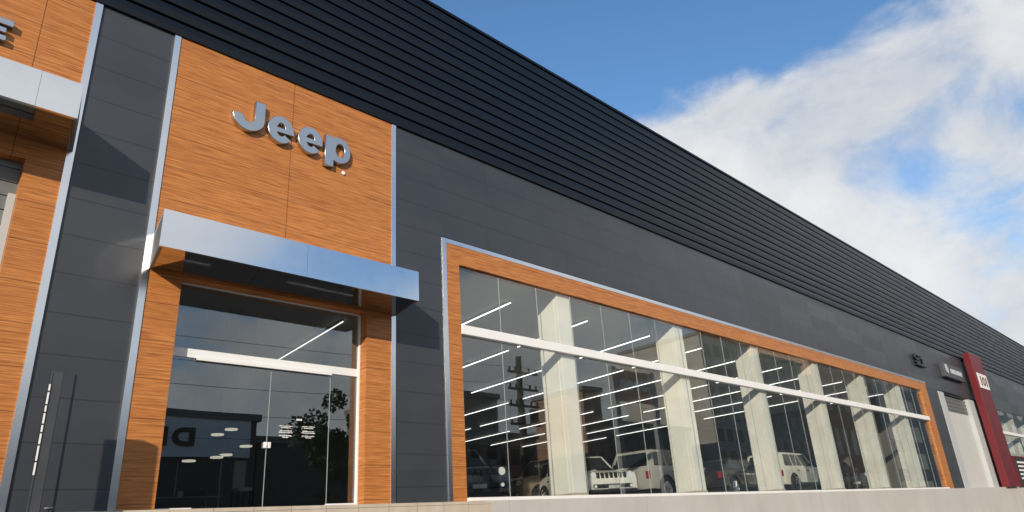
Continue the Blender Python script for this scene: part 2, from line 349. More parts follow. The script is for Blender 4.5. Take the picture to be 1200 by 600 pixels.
MB().ubox(28.0, 28.15, 0.4, 19.9, ZF, 3.72).build('partition_wall', M['inwall'], bld)
MB().ubox(1.45, 27.9, 17.6, 17.7, ZF + 0.001, 3.71).build('rear_partition', M['brown'], bld)

MB().ubox(1.41, 9.2, 7.2, 7.3, ZF + 0.001, 3.715).build('rear_partition', M['inwall'], bld)
def portal(x0, x1, zhead, ox0, ox1, cz0, cz1, cx0, cx1, seams):
    """wood panel with a door opening ox0-ox1 up to zhead; aluminium edge strips; canopy box"""
    p = thing('wood_portal', P(x0, 0, ZF), '', 'x'); del p['label']; del p['category']; p.parent = bld; p.location = P(x0, 0, ZF) - bld.location
    yf = -0.012
    MB().ubox(x0, x1, yf, 0.14, zhead, ZS - 0.001).build('wood_panel', M['wood'], p)
    if ox0 > x0: MB().ubox(x0, ox0, yf, 0.17, ZF, zhead).build('wood_pier', M['wood'], p)
    MB().ubox(ox1, x1, yf, 0.17, ZF, zhead).build('wood_pier', M['wood'], p)
    tw = 0.064
    for a in (x0, x1):
        MB().ubox(a - tw/2 - 0.002, a + tw/2, -0.022, 0.1, ZF, ZS - 0.002).build('edge_strip', M['trim'], p)
    yc = -0.66
    cb_ = MB()
    xs = [cx0] + seams + [cx1]
    for a, b in zip(xs, xs[1:]): cb_.ubox(a + 0.0012, b - 0.0012, yc, yc + 0.03, cz0, cz1)
    cb_.ubox(cx0 + 0.004, cx1 - 0.004, yc + 0.031, -0.024, cz1 - 0.03, cz1 - 0.001)
    skew = Matrix(((1, 0.195, 0, 0), (0, 1, 0, 0), (0, 0, 1, 0), (0, 0, 0, 1)))     # canopy box sheared in plan to fit its corners in the camera view
    bmesh.ops.transform(cb_.bm, matrix=skew, verts=cb_.bm.verts)
    c = cb_.build('canopy', M['canopy'], p)
    for ea, eb_ in ((cx0 + 0.003, cx0 + 0.03), (cx1 - 0.03, cx1 - 0.003)):
        e = MB().ubox(ea, eb_, yc + 0.032, -0.024, cz0, cz1 - 0.031); bmesh.ops.transform(e.bm, matrix=skew, verts=e.bm.verts); e.build('canopy_end', M['endcap'], c)
    s = MB()
    ss = [cx0 + 0.032] + [cx0 + (cx1 - cx0)*k/3 for k in (1, 2)] + [cx1 - 0.032]
    for a, b in zip(ss, ss[1:]): s.ubox(a + 0.002, b - 0.002, yc + 0.032, -0.026, cz0 + 0.004, cz0 + 0.03)
    bmesh.ops.transform(s.bm, matrix=skew, verts=s.bm.verts)
    s.build('canopy_soffit', M['soffit'], c)
    return p
main_portal = portal(1.985, 4.935, 2.588, 2.34, 4.545, 2.612, 2.985, 2.018, 4.978, [3.50])
left_portal = portal(-2.1, 1.185, 3.44, -1.75, 0.85, 3.635, 3.995, -2.1, 1.205, [-0.65, 0.88])

# entrance: glass doors in the centre portal
ent = bpy.data.objects.new('entrance', None); COL.objects.link(ent); ent.parent = bld; ent.location = P(3.45, 0.15, ZF) - bld.location
YG = 0.15
def pane(x0, x1, z0, z1, y, par, mat='glass', name='pane'): return MB().ubox(x0, x1, y, y + 0.006, z0, z1).build(name, M[mat], par)
DX = [2.36, 3.437, 4.165, 4.535]
MB().ubox(2.30, 4.54, 0.135, 0.19, 1.815, 1.905).build('transom', M['whitealu'], ent, bevel=0.004)
MB().ubox(2.62, 4.16, 0.105, 0.133, 1.79, 1.828).build('sliding_rail', M['whitealu'], ent, bevel=0.003)
pane(2.30, 4.53, 1.907, 2.576, YG, ent, 'doorglass', 'fanlight')
MB().ubox(2.30, 4.526, 0.13, 0.168, 2.5765, 2.5875).build('top_channel', M['whitealu'], ent)
for a, b, nm in ((2.30, DX[1]-0.004, 'door'), (DX[1]+0.004, DX[2]-0.004, 'door'), (DX[2]+0.006, 4.525, 'side_light')): pane(a, b, ZF + 0.012, 1.813, YG + (0.006 if nm == 'side_light' else 0.0), ent, 'doorglass', nm)
for xx in (DX[1], DX[2]): MB().ubox(xx - 0.003, xx + 0.003, YG - 0.002, YG + 0.012, ZF + 0.01, 1.812).build('door_edge', M['seam'], ent)
MB().ubox(4.526, 4.543, 0.12, 0.168, ZF, 2.576).build('door_jamb', M['whitealu'], ent)
MB().ubox(4.16, 4.526, 0.13, 0.168, ZF, ZF + 0.022).build('bottom_rail', M['whitealu'], ent)
MB().ubox(2.34, 2.72, 0.13, 0.168, ZF, ZF + 0.016).build('bottom_rail', M['whitealu'], ent)
lk = MB(); lk.ubox(DX[1] - 0.035, DX[1] - 0.004, YG - 0.03, YG - 0.001, 0.95, 1.01); lk.ubox(DX[1] + 0.004, DX[1] + 0.035, YG - 0.03, YG - 0.001, 0.95, 1.01)
lk.ubox(DX[1] - 0.026, DX[1] - 0.012, YG - 0.04, YG - 0.031, 0.965, 0.985)
lk.build('door_lock', M['white'], ent, bevel=0.004)
# the small white opening notice on the second leaf: two columns of lines too small to read
notice = bpy.data.objects.new('glass_notice', None); COL.objects.link(notice); notice.parent = ent; notice.location = P(3.8, YG, 1.1) - parent_world(ent)
rr = random.Random(3)
for cx_, zz in ((3.645, 1.185), (3.915, 1.19)):
    for k, w_ in enumerate((0.15, 0.11, 0.0, 0.14, 0.16, 0.0, 0.15, 0.07)):
        if not w_: continue
        nb = MB(); x_ = cx_ - w_/2; z_ = zz - k*0.017
        while x_ < cx_ + w_/2:
            q = rr.uniform(0.010, 0.034); nb.ubox(x_, min(x_ + q, cx_ + w_/2), YG - 0.003, YG - 0.0012, z_, z_ + rr.uniform(0.006, 0.010)); x_ += q + 0.004
        nb.build('text_line', M['white'], notice)
nb = MB()
for k in range(4): nb.ubox(3.765 + k*0.017, 3.778 + k*0.017, YG - 0.003, YG - 0.0012, 1.255, 1.275)
nb.build('text_line', M['white'], notice)

# left portal opening: roller shutter behind a pale frame
MB().ubox(0.79, 0.848, 0.06, 0.17, ZF, 3.10).build('door_frame', M['greyframe'], left_portal)
sh = MB()
for k in range(44): sh.ubox(-1.75, 0.85, 0.10 if k % 2 else 0.112, 0.14, 0.36 + k*0.07, 0.36 + k*0.07 + 0.066)
sh.build('roller_shutter', M['shutter'], left_portal)

# show window
sw = bpy.data.objects.new('show_window', None); COL.objects.link(sw); sw.parent = bld; sw.location = P(WX0, 0, ZF) - bld.location
GX0, GX1, GZ0, GZ1 = 6.065, 26.60, 0.405, 3.555
tw = 0.062; yt = -0.016
fr = MB(); fr.ubox(WX0, WX0 + tw, yt, 0.1, ZF, WZT); fr.build('edge_strip', M['trim'], sw)
MB().ubox(WX0 + tw + 0.001, WX1, yt, 0.1, WZT - tw, WZT).build('edge_strip', M['trim'], sw)
MB().ubox(WX1 - 0.05, WX1, yt + 0.001, 0.1, ZF, WZT - tw - 0.001).build('edge_strip', M['clad'], sw)
# mitred wood surround
A = [(WX0 + tw, ZF), (WX0 + tw, WZT - tw), (GX0, GZ1), (GX0, ZF)]
MB().prism([(p[0]*K, p[1]*K + H0) for p in A], 1, -0.0120*K, 0.16*K).build('wood_surround', M['woodf'], sw)
B = [(WX0 + tw + 0.001, WZT - tw - 0.001), (WX1 - 0.052, WZT - tw - 0.001), (GX1 + 0.001, GZ1 + 0.001), (GX0 + 0.001, GZ1 + 0.001)]
MB().prism([(p[0]*K, p[1]*K + H0) for p in B], 1, -0.0115*K, 0.16*K).build('wood_surround', M['woodf'], sw)
C = [(WX1 - 0.052, WZT - tw - 0.003), (WX1 - 0.052, ZF), (GX1 + 0.001, ZF), (GX1 + 0.001, GZ1)]
MB().prism([(p[0]*K, p[1]*K + H0) for p in C], 1, -0.011*K, 0.16*K).build('wood_surround', M['woodf'], sw)
MB().ubox(GX0 + 0.002, GX1 + 0.08, -0.030, 0.055, 2.535, 2.668).build('window_rail', M['white'], sw, bevel=0.012)
MB().ubox(GX0 + 0.001, GX1, -0.07, 0.10, ZF + 0.001, GZ0 - 0.002).build('window_sill', M['ledge'], sw)
YW = 0.03
xs = [GX0 + 0.002, 6.87] + [7.69 + 0.815*i for i in range(24)]; xs = [x for x in xs if x < GX1 - 0.2] + [GX1 - 0.002]
for a, b in zip(xs, xs[1:]):
    pane(a + 0.002, b - 0.002, GZ0, 2.536, YW, sw); pane(a + 0.002, b - 0.002, 2.667, GZ1 - 0.001, YW, sw)
for b in xs[1:-1]:
    MB().ubox(b - 0.002, b + 0.002, YW - 0.001, YW + 0.010, GZ0 + 0.001, 2.534).build('glazing_seal', M['seam'], sw)
    MB().ubox(b - 0.002, b + 0.002, YW - 0.001, YW + 0.010, 2.669, GZ1 - 0.002).build('glazing_seal', M['seam'], sw)
# columns just inside the glass
for xr in (8.54, 11.96, 15.13, 18.4, 21.6, 24.72):
    c = MB().ubox(xr - 0.32, xr, 0.075, 0.52, ZF, 3.719).build('column', M['concrete'], bld, bevel=0.015)
    MB().ubox(xr - 0.330, xr + 0.012, 0.064, 0.532, ZF + 0.001, ZF + 0.085).build('skirting', M['skirt'], c)
    MB().ubox(xr - 0.326, xr - 0.3205, 0.15, 0.16, ZF + 0.09, 3.70).build('conduit', M['concrete'], c)

# side door by the red totem
sd = bpy.data.objects.new('side_door', None); COL.objects.link(sd); sd.parent = bld; sd.location = P(30.5, 0, ZF) - bld.location
MB().ubox(28.62, 29.25, -0.02, 0.3, ZF, 3.70).build('door_frame', M['greyframe'], sd)
MB().ubox(32.55, 34.0, -0.02, 0.3, ZF, 3.70).build('door_frame', M['greyframe'], sd)
MB().ubox(29.26, 32.54, 0.22, 0.30, 3.60, 3.759).build('recess_shade', M['black'], sd)  # black strip that paints in the shade of the recess above the shutter
s2 = MB()
for k in range(8): s2.ubox(29.26, 32.54, 0.11 if k % 2 else 0.122, 0.15, 3.08 + k*0.07, 3.08 + k*0.07 + 0.064)
s2.build('roller_shutter', M['shutter'], sd)
MB().ubox(29.26, 32.54, 0.13, 0.17, ZF, 3.079).build('door_leaf', M['shutterlow'], sd)
# second show window beyond the totem
w2 = bpy.data.objects.new('show_window', None); COL.objects.link(w2); w2.parent = bld; w2.location = P(36, 0, ZF) - bld.location
for i in range(12):
    pane(36.0 + i*2, 38.0 + i*2 - 0.02, 0.41, 2.55, 0.05, w2); pane(36.0 + i*2, 38.0 + i*2 - 0.02, 2.68, 3.615, 0.05, w2)
MB().ubox(36.0, 60.0, -0.03, 0.12, 2.552, 2.678).build('window_rail', M['white'], w2, bevel=0.01)
MB().ubox(36.0, 60.0, -0.05, 0.12, ZF + 0.001, 0.408).build('window_sill', M['ledge'], w2)
for xr in (38.2, 41.5, 44.8, 48.1): MB().ubox(xr - 0.34, xr, 0.28, 0.76, ZF, 3.719).build('column', M['concrete'], bld, bevel=0.015)

# plinth wall the whole building stands on
pw = thing('plinth_wall', P(20, -0.25, -0.75), 'long pale grey plinth wall under the show windows', 'wall')
pw_t = 0.352
MB().ubox(6.25, BX1, -0.25, 0.0, -0.75, pw_t).build('plinth_face', M['plinth'], pw)
MB().ubox(BX0, 6.248, -0.252, 0.0, -0.75, pw_t - 0.004).build('stone_tiling', M['tile'], pw)
MB().ubox(BX0, BX1, 0.001, 19.9, -0.75, ZF - 0.121).build('foundation', M['plinth'], pw)

# ------------------------------------------------------------------ raised lettering on the centre portal
Ux, Uz = Vector((1, 0, 0)), Vector((0, 0, 1))
sg = thing('raised_lettering', P(3.43, -0.012, 4.39), 'big satin steel letters on the centre wood panel above the glass doors', 'sign')
org = P(0, -0.044, 0)
def L(name, polys, mat=None, par=None, d=0.055, bev=0.006): return letter_mesh(name, polys, d*K, bev*K, mat or M['steel'], par or sg, org, Ux, Uz)
J = [(2.915, 4.925), (3.04, 4.925)] + arc(2.847, 4.69, 0.193, 0.196, 0, -180) + arc(2.847, 4.69, 0.068, 0.078, -180, 0)
L('letter', [J])
def letter_e(cx, cz, rx, rz):
    th, tz = 0.112, 0.094
    out = arc(cx, cz, rx, rz, -8, 322, 48) + arc(cx, cz, rx - th, rz - tz, 322, 207, 20) + [(cx + rx*0.985, cz - 0.034)]
    hole = arc(cx, cz, rx - th, rz - tz, 16, 164, 20)
    hole = [(p[0], max(p[1], cz + 0.026)) for p in hole]
    return [out, hole]
L('letter', letter_e(3.25, 4.658, 0.168, 0.184)); L('letter', letter_e(3.64, 4.658, 0.168, 0.184))
px_ = 3.846
L('letter', [[(px_, 4.835), (px_, 4.392), (px_ + 0.122, 4.392)] + arc(px_ + 0.2, 4.658, 0.164, 0.186, 242, 478, 40), arc(px_ + 0.215, 4.658, 0.064, 0.096, 0, 350, 30)])
letter_mesh('trademark_disc', [arc(4.145, 4.388, 0.024, 0.026, 0, 350, 24)], 0.02, 0.002, M['white'], sg, P(0, -0.022, 0), Ux, Uz)
# the E of the left portal's lettering, its other letters lie outside the photo
sg2 = thing('raised_lettering', P(0.4, -0.012, 4.5), 'steel letter at the end of the word on the outer wood panel', 'sign')
eb = [(0.12, 4.545), (0.49, 4.545), (0.49, 4.602), (0.21, 4.602), (0.21, 4.632), (0.48, 4.632), (0.48, 4.688), (0.21, 4.688), (0.21, 4.720), (0.525, 4.720), (0.525, 4.787), (0.12, 4.787)]
L('letter', [eb], par=sg2, d=0.055, bev=0.005)
# signs at the far end of the wall
s3 = thing('number_sign', P(27.2, -0.02, 4.5), 'small dark raised figures on the grey wall above the window corner', 'sign')
def stroke(pts, w):
    L_, R_ = [], []
    for i, p in enumerate(pts):
        a = Vector(pts[max(i-1, 0)]); b = Vector(pts[min(i+1, len(pts)-1)]); d = (b - a).normalized(); n_ = Vector((-d.y, d.x))*w/2
        L_.append((p[0] + n_.x, p[1] + n_.y)); R_.append((p[0] - n_.x, p[1] - n_.y))
    return [L_ + R_[::-1]]
sp = arc(26.98, 4.745, 0.20, 0.085, 20, 270, 18) + arc(26.98, 4.60, 0.20, 0.06, 90, -160, 18)
org3 = P(0, -0.05, 0)
letter_mesh('figure', stroke(sp, 0.07), 0.10, 0.006, M['darkletter'], s3, org3, Ux, Uz)
letter_mesh('figure', [[(27.45, 4.55), (27.56, 4.55), (27.56, 4.83), (27.47, 4.83), (27.33, 4.75), (27.33, 4.69), (27.45, 4.73)]], 0.10, 0.006, M['darkletter'], s3, org3, Ux, Uz)
letter_mesh('underline', [[(26.8, 4.44), (27.8, 4.44), (27.8, 4.50), (26.8, 4.50)]], 0.10, 0.006, M['darkletter'], s3, org3, Ux, Uz)
s4 = thing('box_sign', P(31.0, 0, 4.3), 'charcoal box sign with pale emblem above the white side door', 'sign')
MB().ubox(29.75, 32.35, -0.15, -0.005, 4.33, 4.86).build('sign_box', M['boxgrey'], s4, bevel=0.02)
org4 = P(0.55, -0.16, 0.14)
letter_mesh('emblem', [[(29.4, 4.66), (29.4, 4.42), (29.55, 4.30), (29.72, 4.40), (29.72, 4.56), (29.62, 4.68)]], 0.02, 0.002, M['lettergrey'], s4, org4, Ux, Uz)
for k, (a, b) in enumerate(((30.02, 0.20), (30.27, 0.22), (30.54, 0.22), (30.80, 0.2), (31.04, 0.2), (31.28, 0.22))):
    bars = [[(a, 4.37), (a + b, 4.37), (a + b, 4.55), (a, 4.55)], [(a + 0.06, 4.41), (a + b - 0.05, 4.41), (a + b - 0.05, 4.51), (a + 0.06, 4.51)]]
    letter_mesh('sign_print', bars[:1] if k % 2 else bars, 0.02, 0.002, M['lettergrey'], s4, org4, Ux, Uz)
# red totem
rt_ = thing('red_totem', P(34, -0.27, ZF), 'tall glossy dark red totem standing against the ribbed roof band', 'totem')
MB().ubox(33.18, 34.95, -0.39, -0.14, ZF, 5.60).build('totem_body', M['red'], rt_, bevel=0.012)
org5 = P(0, -0.40, 0)
MB().ubox(33.45, 34.9, -0.412, -0.392, 4.18, 4.80).build('white_plate', M['ledge'], rt_, bevel=0.006)
org6 = P(0, -0.418, 0)
letter_mesh('letter', [[(33.72, 4.30), (33.84, 4.30), (33.84, 4.68), (33.72, 4.68)]], 0.012, 0.001, M['red'], rt_, org6, Ux, Uz)
letter_mesh('letter', [arc(34.2, 4.49, 0.20, 0.19, 0, 352, 30), arc(34.2, 4.49, 0.10, 0.12, 0, 352, 30)], 0.012, 0.001, M['red'], rt_, org6, Ux, Uz)
letter_mesh('letter', [[(34.55, 4.30), (34.68, 4.30), (34.68, 4.68), (34.55, 4.68)]], 0.012, 0.001, M['red'], rt_, org6, Ux, Uz)
# black notice board with white lines beside the totem
nbd = thing('notice_board', P(36.5, -0.3, ZF), 'low black board with white lines and a red edge beside the tall totem', 'sign')
MB().ubox(35.5, 38.5, -0.34, -0.26, ZF, 1.50).build('board', M['black'], nbd, bevel=0.01)
MB().ubox(35.38, 35.498, -0.36, -0.24, ZF, 1.52).build('board_edge', M['red'], nbd)
MB().ubox(35.5, 38.5, -0.36, -0.24, 1.501, 1.56).build('board_edge', M['red'], nbd)
for k in range(5):
    l_ = MB(); l_.ubox(36.0, 37.6 - 0.25*(k % 3), -0.35, -0.342, 1.28 - k*0.16, 1.35 - k*0.16); l_.build('text_line', M['white'], nbd)
# dark blade sign on the wall between the portals
bs = thing('blade_sign', P(1.36, -0.05, ZF), 'dark grey blade sign with white vertical lettering on the narrow wall between portals', 'sign')
MB().ubox(1.372, 1.452, -0.022, -0.002, ZF - 0.02, 1.515).build('blade', M['blade'], bs, bevel=0.003)
MB().ubox(1.4535, 1.54, -0.019, -0.002, ZF - 0.02, 1.512).build('blade', M['clad'], bs, bevel=0.003)
MB().ubox(1.362, 1.3705, -0.028, -0.004, ZF - 0.02, 1.51).build('side_plate', M['boxgrey'], bs)
zz = 1.40; rr = random.Random(5)
for hgt in (0.055, 0.10, 0.05, 0.085, 0.055, 0.085, 0.12, 0.10):
    MB().ubox(1.355, 1.368, -0.034, -0.0285, zz - hgt, zz).build('letter', M['white'], bs); zz -= hgt + 0.014
ft = thing('shade_slab', P(0.45, -1.3, -0.7), 'unseen slim grey slab added before the outer portal to shade the pier foot', 'totem')  # unseen slab, added only to throw shade on the foot of the pier
MB().ubox(0.28, 0.62, -1.36, -1.24, -0.66, 1.62).build('totem_body', M['boxgrey'], ft, bevel=0.02)
MB().ubox(0.20, 0.70, -1.42, -1.18, -0.67, -0.63).build('base_plate', M['greyframe'], ft, bevel=0.01)
fl = thing('ground_floodlight', P(1.455, -0.3, ZF - 0.01), 'tiny floodlight on the ledge at the foot of the blade sign', 'lamp')
MB().ubox(1.43, 1.48, -0.32, -0.28, ZF + 0.004, ZF + 0.016).build('lamp_housing', M['black'], fl, bevel=0.003)
MB().ubox(1.427, 1.483, -0.323, -0.277, ZF + 0.017, ZF + 0.020).build('lamp_rim', M['white'], fl)
MB().ubox(1.45, 1.46, -0.31, -0.29, ZF - 0.012, ZF + 0.003).build('lamp_stem', M['black'], fl)

# ------------------------------------------------------------------ strip lights on the showroom ceiling
proto = None
dirv = Vector((0.115, 1, 0)).normalized()
def strip(x, y0, ln):
    global proto
    p = P(x, y0, 3.66)
    if proto is None:
        proto = tag(bpy.data.objects.new('strip_light', None), 'slim lit strip light hanging under the showroom ceiling', 'ceiling light', 'strip lights under the showroom ceiling')
        COL.objects.link(proto)
        MB().box(-0.011, 0.011, 0, 4.4, 0.0, 0.022).build('lit_tube', M['tube'], proto)
        MB().box(-0.016, 0.016, 0, 4.4, 0.024, 0.07).build('lamp_body', M['lampbody'], proto)
        o = proto
    else: o = copy_tree(proto)
    o.location = p; o.rotation_euler = (0, 0, -math.atan2(dirv.x, dirv.y)); o.scale = (1, ln*K/4.4, 1)
for i in range(12):
    x = 3.9 + i*2.08
    for j, (y0, ln) in enumerate(((1.1, 2.2), (3.6, 4.2), (8.5, 4.2), (13.3, 3.9))):
        xx = x + 0.115*y0
        if xx < 7.9 and not (i == 1 and j == 1): continue
        if xx < 9.6 and y0 > 6: continue
        if 1.6 < xx and xx + 0.115*ln < 27.5: strip(xx, y0, ln)

# ------------------------------------------------------------------ vehicles
def paint(name, col, rough=0.22, metal=0.0):
    t = MT(name); t.set(Base_Color=t.ramp(t.noise(2.0), [(0.3, tuple(c*0.95 for c in col)), (0.7, col)]), Roughness=rough, Metallic=metal); t.b.inputs['Coat Weight'].default_value = 0.6; t.b.inputs['Coat Roughness'].default_value = 0.05
    return t.m
M['headlamp'] = simple('headlamp_lens', (0.72, 0.74, 0.76), 0.08, var=0.05)
M['taillamp'] = simple('tail_lamp', (0.30, 0.02, 0.02), 0.2)
def arch_profile(top, arches, zb, r):
    """top: points from rear-bottom over the roofline to front-bottom; arches: wheel centres from front to rear"""
    pts = list(top)
    for ax in arches:
        pts += [(ax + r*math.cos(a), max(zb, 0.38 + r*math.sin(a))) for a in [math.asin((zb-0.38)/r) + (PI - 2*math.asin((zb-0.38)/r))*i/12 for i in range(13)]]
    return pts
def car(loc, head, pm, label, cat, pickup=False, grille_slots=7, sc=1.0, boxy=True, name='parked_suv', rim='rimmetal'):
    t = thing(name, (0, 0, 0), label, cat)
    w = 0.93
    if pickup:
        top = [(-2.62, 0.45), (-2.66, 0.62), (-2.62, 1.16), (0.62, 1.18), (0.72, 1.20), (1.95, 1.12), (2.22, 1.04), (2.30, 0.80), (2.30, 0.45)]; ar = (1.50, -1.62)
        cab = ((0.75, 1.17), (-1.15, 1.17), (0.22, 1.82), (-1.05, 1.80))
    elif boxy:
        top = [(-2.26, 0.42), (-2.30, 0.62), (-2.27, 1.08), (1.0, 1.12), (1.95, 1.06), (2.18, 0.98), (2.28, 0.78), (2.28, 0.40)]; ar = (1.42, -1.42)
        cab = ((1.02, 1.09), (-2.20, 1.06), (0.30, 1.70), (-1.88, 1.70))
    else:
        top = [(-2.26, 0.42), (-2.30, 0.62), (-2.20, 1.02), (1.0, 1.04), (1.85, 0.92), (2.2, 0.78), (2.28, 0.60), (2.28, 0.36)]; ar = (1.40, -1.40)
        cab = ((1.10, 1.01), (-2.05, 1.0), (0.10, 1.50), (-1.35, 1.48))
    prof = arch_profile(top, ar, 0.40, 0.44)
    body = MB().prism(prof, 1, -w, w).build('body', pm, t, bevel=0.035, smooth=True)
    (fx, fz), (rx_, rz_), (fx2, fz2), (rx2, rz2) = cab; wb, wt = w - 0.05, w - 0.20
    q = [Vector((fx, -wb, fz)), Vector((fx, wb, fz)), Vector((rx_, wb, rz_)), Vector((rx_, -wb, rz_)), Vector((fx2, -wt, fz2)), Vector((fx2, wt, fz2)), Vector((rx2, wt, rz2)), Vector((rx2, -wt, rz2))]
    MB().hexa(q).build('cabin', pm, t, bevel=0.04, smooth=True)
    def quad(a, b, c, d, u0, u1, v0, v1, nm, par=t, mat='dglass'):
        def at(uu, vv): return (a*(1-uu) + b*uu)*(1-vv) + (d*(1-uu) + c*uu)*vv
        n_ = (b - a).cross(d - a).normalized()
        cs = [at(u0, v0), at(u1, v0), at(u1, v1), at(u0, v1)]
        cen = (q[0] + q[2] + q[4] + q[6])/4
        if n_.dot(a - cen) < 0: n_ = -n_
        MB().hexa([c_ - n_*0.02 for c_ in cs] + [c_ + n_*0.012 for c_ in cs]).build(nm, M[mat], par)
    quad(q[0], q[1], q[5], q[4], 0.07, 0.93, 0.12, 0.90, 'windscreen'); quad(q[2], q[3], q[7], q[6], 0.1, 0.9, 0.15, 0.85, 'rear_window')
    cuts = ((0.06, 0.47), (0.52, 0.94)) if pickup or not boxy else ((0.05, 0.36), (0.40, 0.67), (0.71, 0.94))
    for sgn in (0, 1):
        a, b, c, d = (q[0], q[3], q[7], q[4]) if sgn == 0 else (q[1], q[2], q[6], q[5])
        for c0, c1 in cuts: quad(a, b, c, d, c0, c1, 0.14, 0.86, 'side_window')
    for sg_ in (-1, 1):
        for wx in ar:
            cy = sg_*(w - 0.13)
            wh = MB().lathe_y([(0.20, -0.12), (0.33, -0.13), (0.375, -0.09), (0.385, 0.0), (0.375, 0.09), (0.33, 0.13), (0.20, 0.12)], (wx, cy, 0.385)).build('wheel', M['rubber'], t, smooth=True)
            rm = MB().lathe_y([(0.05, 0.0), (0.255, 0.0), (0.255, 0.02), (0.225, 0.03), (0.21, 0.012), (0.06, 0.012)] if sg_ > 0 else [(0.06, -0.012), (0.21, -0.012), (0.225, -0.03), (0.255, -0.02), (0.255, 0.0), (0.05, 0.0)], (wx, cy + sg_*0.115, 0.385))
            for k in range(5):
                a = 2*PI*k/5; rm.tube([(wx + 0.03*math.cos(a), cy + sg_*0.14, 0.385 + 0.03*math.sin(a)), (wx + 0.235*math.cos(a), cy + sg_*0.135, 0.385 + 0.235*math.sin(a))], 0.026, 6)
            rm.build('rim', M[rim], wh)
        fz_ = 0.90 if boxy or pickup else 0.70; xf = 2.25 if boxy or pickup else 2.22
        MB().lathe_y([(0.10, -0.02), (0.095, 0.0), (0.10, 0.02)], (0, 0, 0), 20) if False else None
        hl = MB(); hl.tube([(xf - 0.10, sg_*0.68, fz_), (xf + 0.035, sg_*0.68, fz_)], 0.105, 18); hl.build('headlight', M['headlamp'], t, smooth=True)
        MB().box(top[1][0] - 0.015, top[1][0] + 0.06, sg_*0.80 - 0.08, sg_*0.80 + 0.08, 0.74, 0.98).build('tail_light', M['taillamp'], t, bevel=0.01)
        mxx = fx - 0.22
        MB().box(mxx - 0.07, mxx + 0.07, min(sg_*0.90, sg_*1.10), max(sg_*0.90, sg_*1.10), fz + 0.06, fz + 0.24).build('side_mirror', M['black'], t, bevel=0.03)
        for hx in (0.0, -0.95) if not pickup else (-0.2, -0.95):
            MB().box(hx - 0.09, hx + 0.09, min(sg_*(w - .005), sg_*(w + 0.025)), max(sg_*(w - .005), sg_*(w + 0.025)), 0.95, 0.985).build('door_handle', M['black'], t)
        for hx in ((0.95, 0.10, -0.9) if not pickup else (0.72, -0.15, -1.10)):
            MB().box(hx - 0.006, hx + 0.006, min(sg_*(w - .01), sg_*(w + 0.003)), max(sg_*(w - .01), sg_*(w + 0.003)), 0.5, 1.06).build('door_gap', M['black'], t)
    xg = 2.24 if boxy or pickup else 2.2
    zg0, zg1 = (0.80, 0.99) if boxy or pickup else (0.60, 0.76)
    g = MB()
    for k in range(grille_slots): yy = -0.50 + k*1.0/(grille_slots - 1); g.box(xg - 0.06, xg + 0.03, yy - 0.055, yy + 0.055, zg0, zg1)
    g.build('grille', M['black'], t, bevel=0.01)
    MB().box(2.20, 2.34, -0.72, 0.72, 0.50, 0.62).build('air_intake', M['black'], t, bevel=0.02)
    MB().box(2.18, 2.36, -0.88, 0.88, 0.36, 0.46).build('front_bumper', M['black'], t, bevel=0.03)
    MB().box(-2.15, 2.1, -0.80, 0.80, 0.20, 0.42).build('underbody', M['black'], t)
    for sg_ in (-1, 1):
        for ax in ar:
            MB().tube([(ax + 0.455*math.cos(a), sg_*(w - 0.01), 0.385 + 0.455*math.sin(a)) for a in [PI*(0.02 + 0.96*i/14) for i in range(15)]], 0.035, 6).build('wheel_arch', M['black'], t, smooth=True)
        MB().box(ar[1] + 0.48, ar[0] - 0.48, min(sg_*(w - 0.04), sg_*(w + 0.02)), max(sg_*(w - 0.04), sg_*(w + 0.02)), 0.38, 0.50).build('side_sill', M['black'], t, bevel=0.015)
        MB().tube([(2.30, sg_*0.66, 0.545), (2.355, sg_*0.66, 0.545)], 0.05, 12).build('fog_lamp', M['headlamp'], t)
        MB().box(ar[0] - 0.5, 2.16, sg_*0.52 - 0.012, sg_*0.52 + 0.012, cab[0][1] - 0.02, cab[0][1] + 0.012).build('bonnet_crease', pm, t) if boxy and not pickup else None
    MB().box(2.362, 2.372, -0.20, 0.20, 0.47, 0.58).build('number_plate', M['greyframe'], t)
    MB().box(rx2 + 0.06, fx2 - 0.06, -wt + 0.08, wt - 0.08, max(fz2, rz2) - 0.03, max(fz2, rz2) + 0.008).build('roof_panel', M['black'], t)
    if boxy and not pickup:
        for sg_ in (-1, 1): MB().tube([(0.15, sg_*0.62, 1.74), (0.05, sg_*0.62, 1.78), (-1.6, sg_*0.62, 1.78), (-1.72, sg_*0.62, 1.74)], 0.018, 6).build('roof_rack', M['black'], t)
    t.location = P(*loc); t.rotation_euler = (0, 0, head); t.scale = (sc, sc, sc)
    return t
z0 = ZF + 0.003
HC = math.atan2(-0.9, -0.45)
car((8.55, 3.3, z0), math.atan2(-0.92, -0.35), paint('midnight_blue_paint', (0.012, 0.017, 0.035)), 'dark blue off-roader facing the glass beside the first wood jamb', 'car', rim='black')
car((13.6, 5.5, z0), PI, paint('sand_paint', (0.30, 0.24, 0.16)), 'sand coloured pickup side-on behind the first pale column', 'pickup truck', pickup=True, name='parked_pickup', sc=1.1)
car((12.65, 3.6, z0), math.atan2(-0.93, -0.42), paint('white_car_paint', (0.70, 0.70, 0.68)), 'white off-roader facing out just past the first pale column', 'car')
car((15.0, 2.9, z0), 0.0, paint('stone_grey_paint', (0.40, 0.39, 0.37)), 'pale grey boxy off-roader side-on just before the second column', 'car', sc=1.08)
car((16.9, 2.3, z0), 0.03, paint('charcoal_paint', (0.028, 0.026, 0.027)), 'dark charcoal car side-on between second and third columns', 'car', boxy=False, name='parked_car')
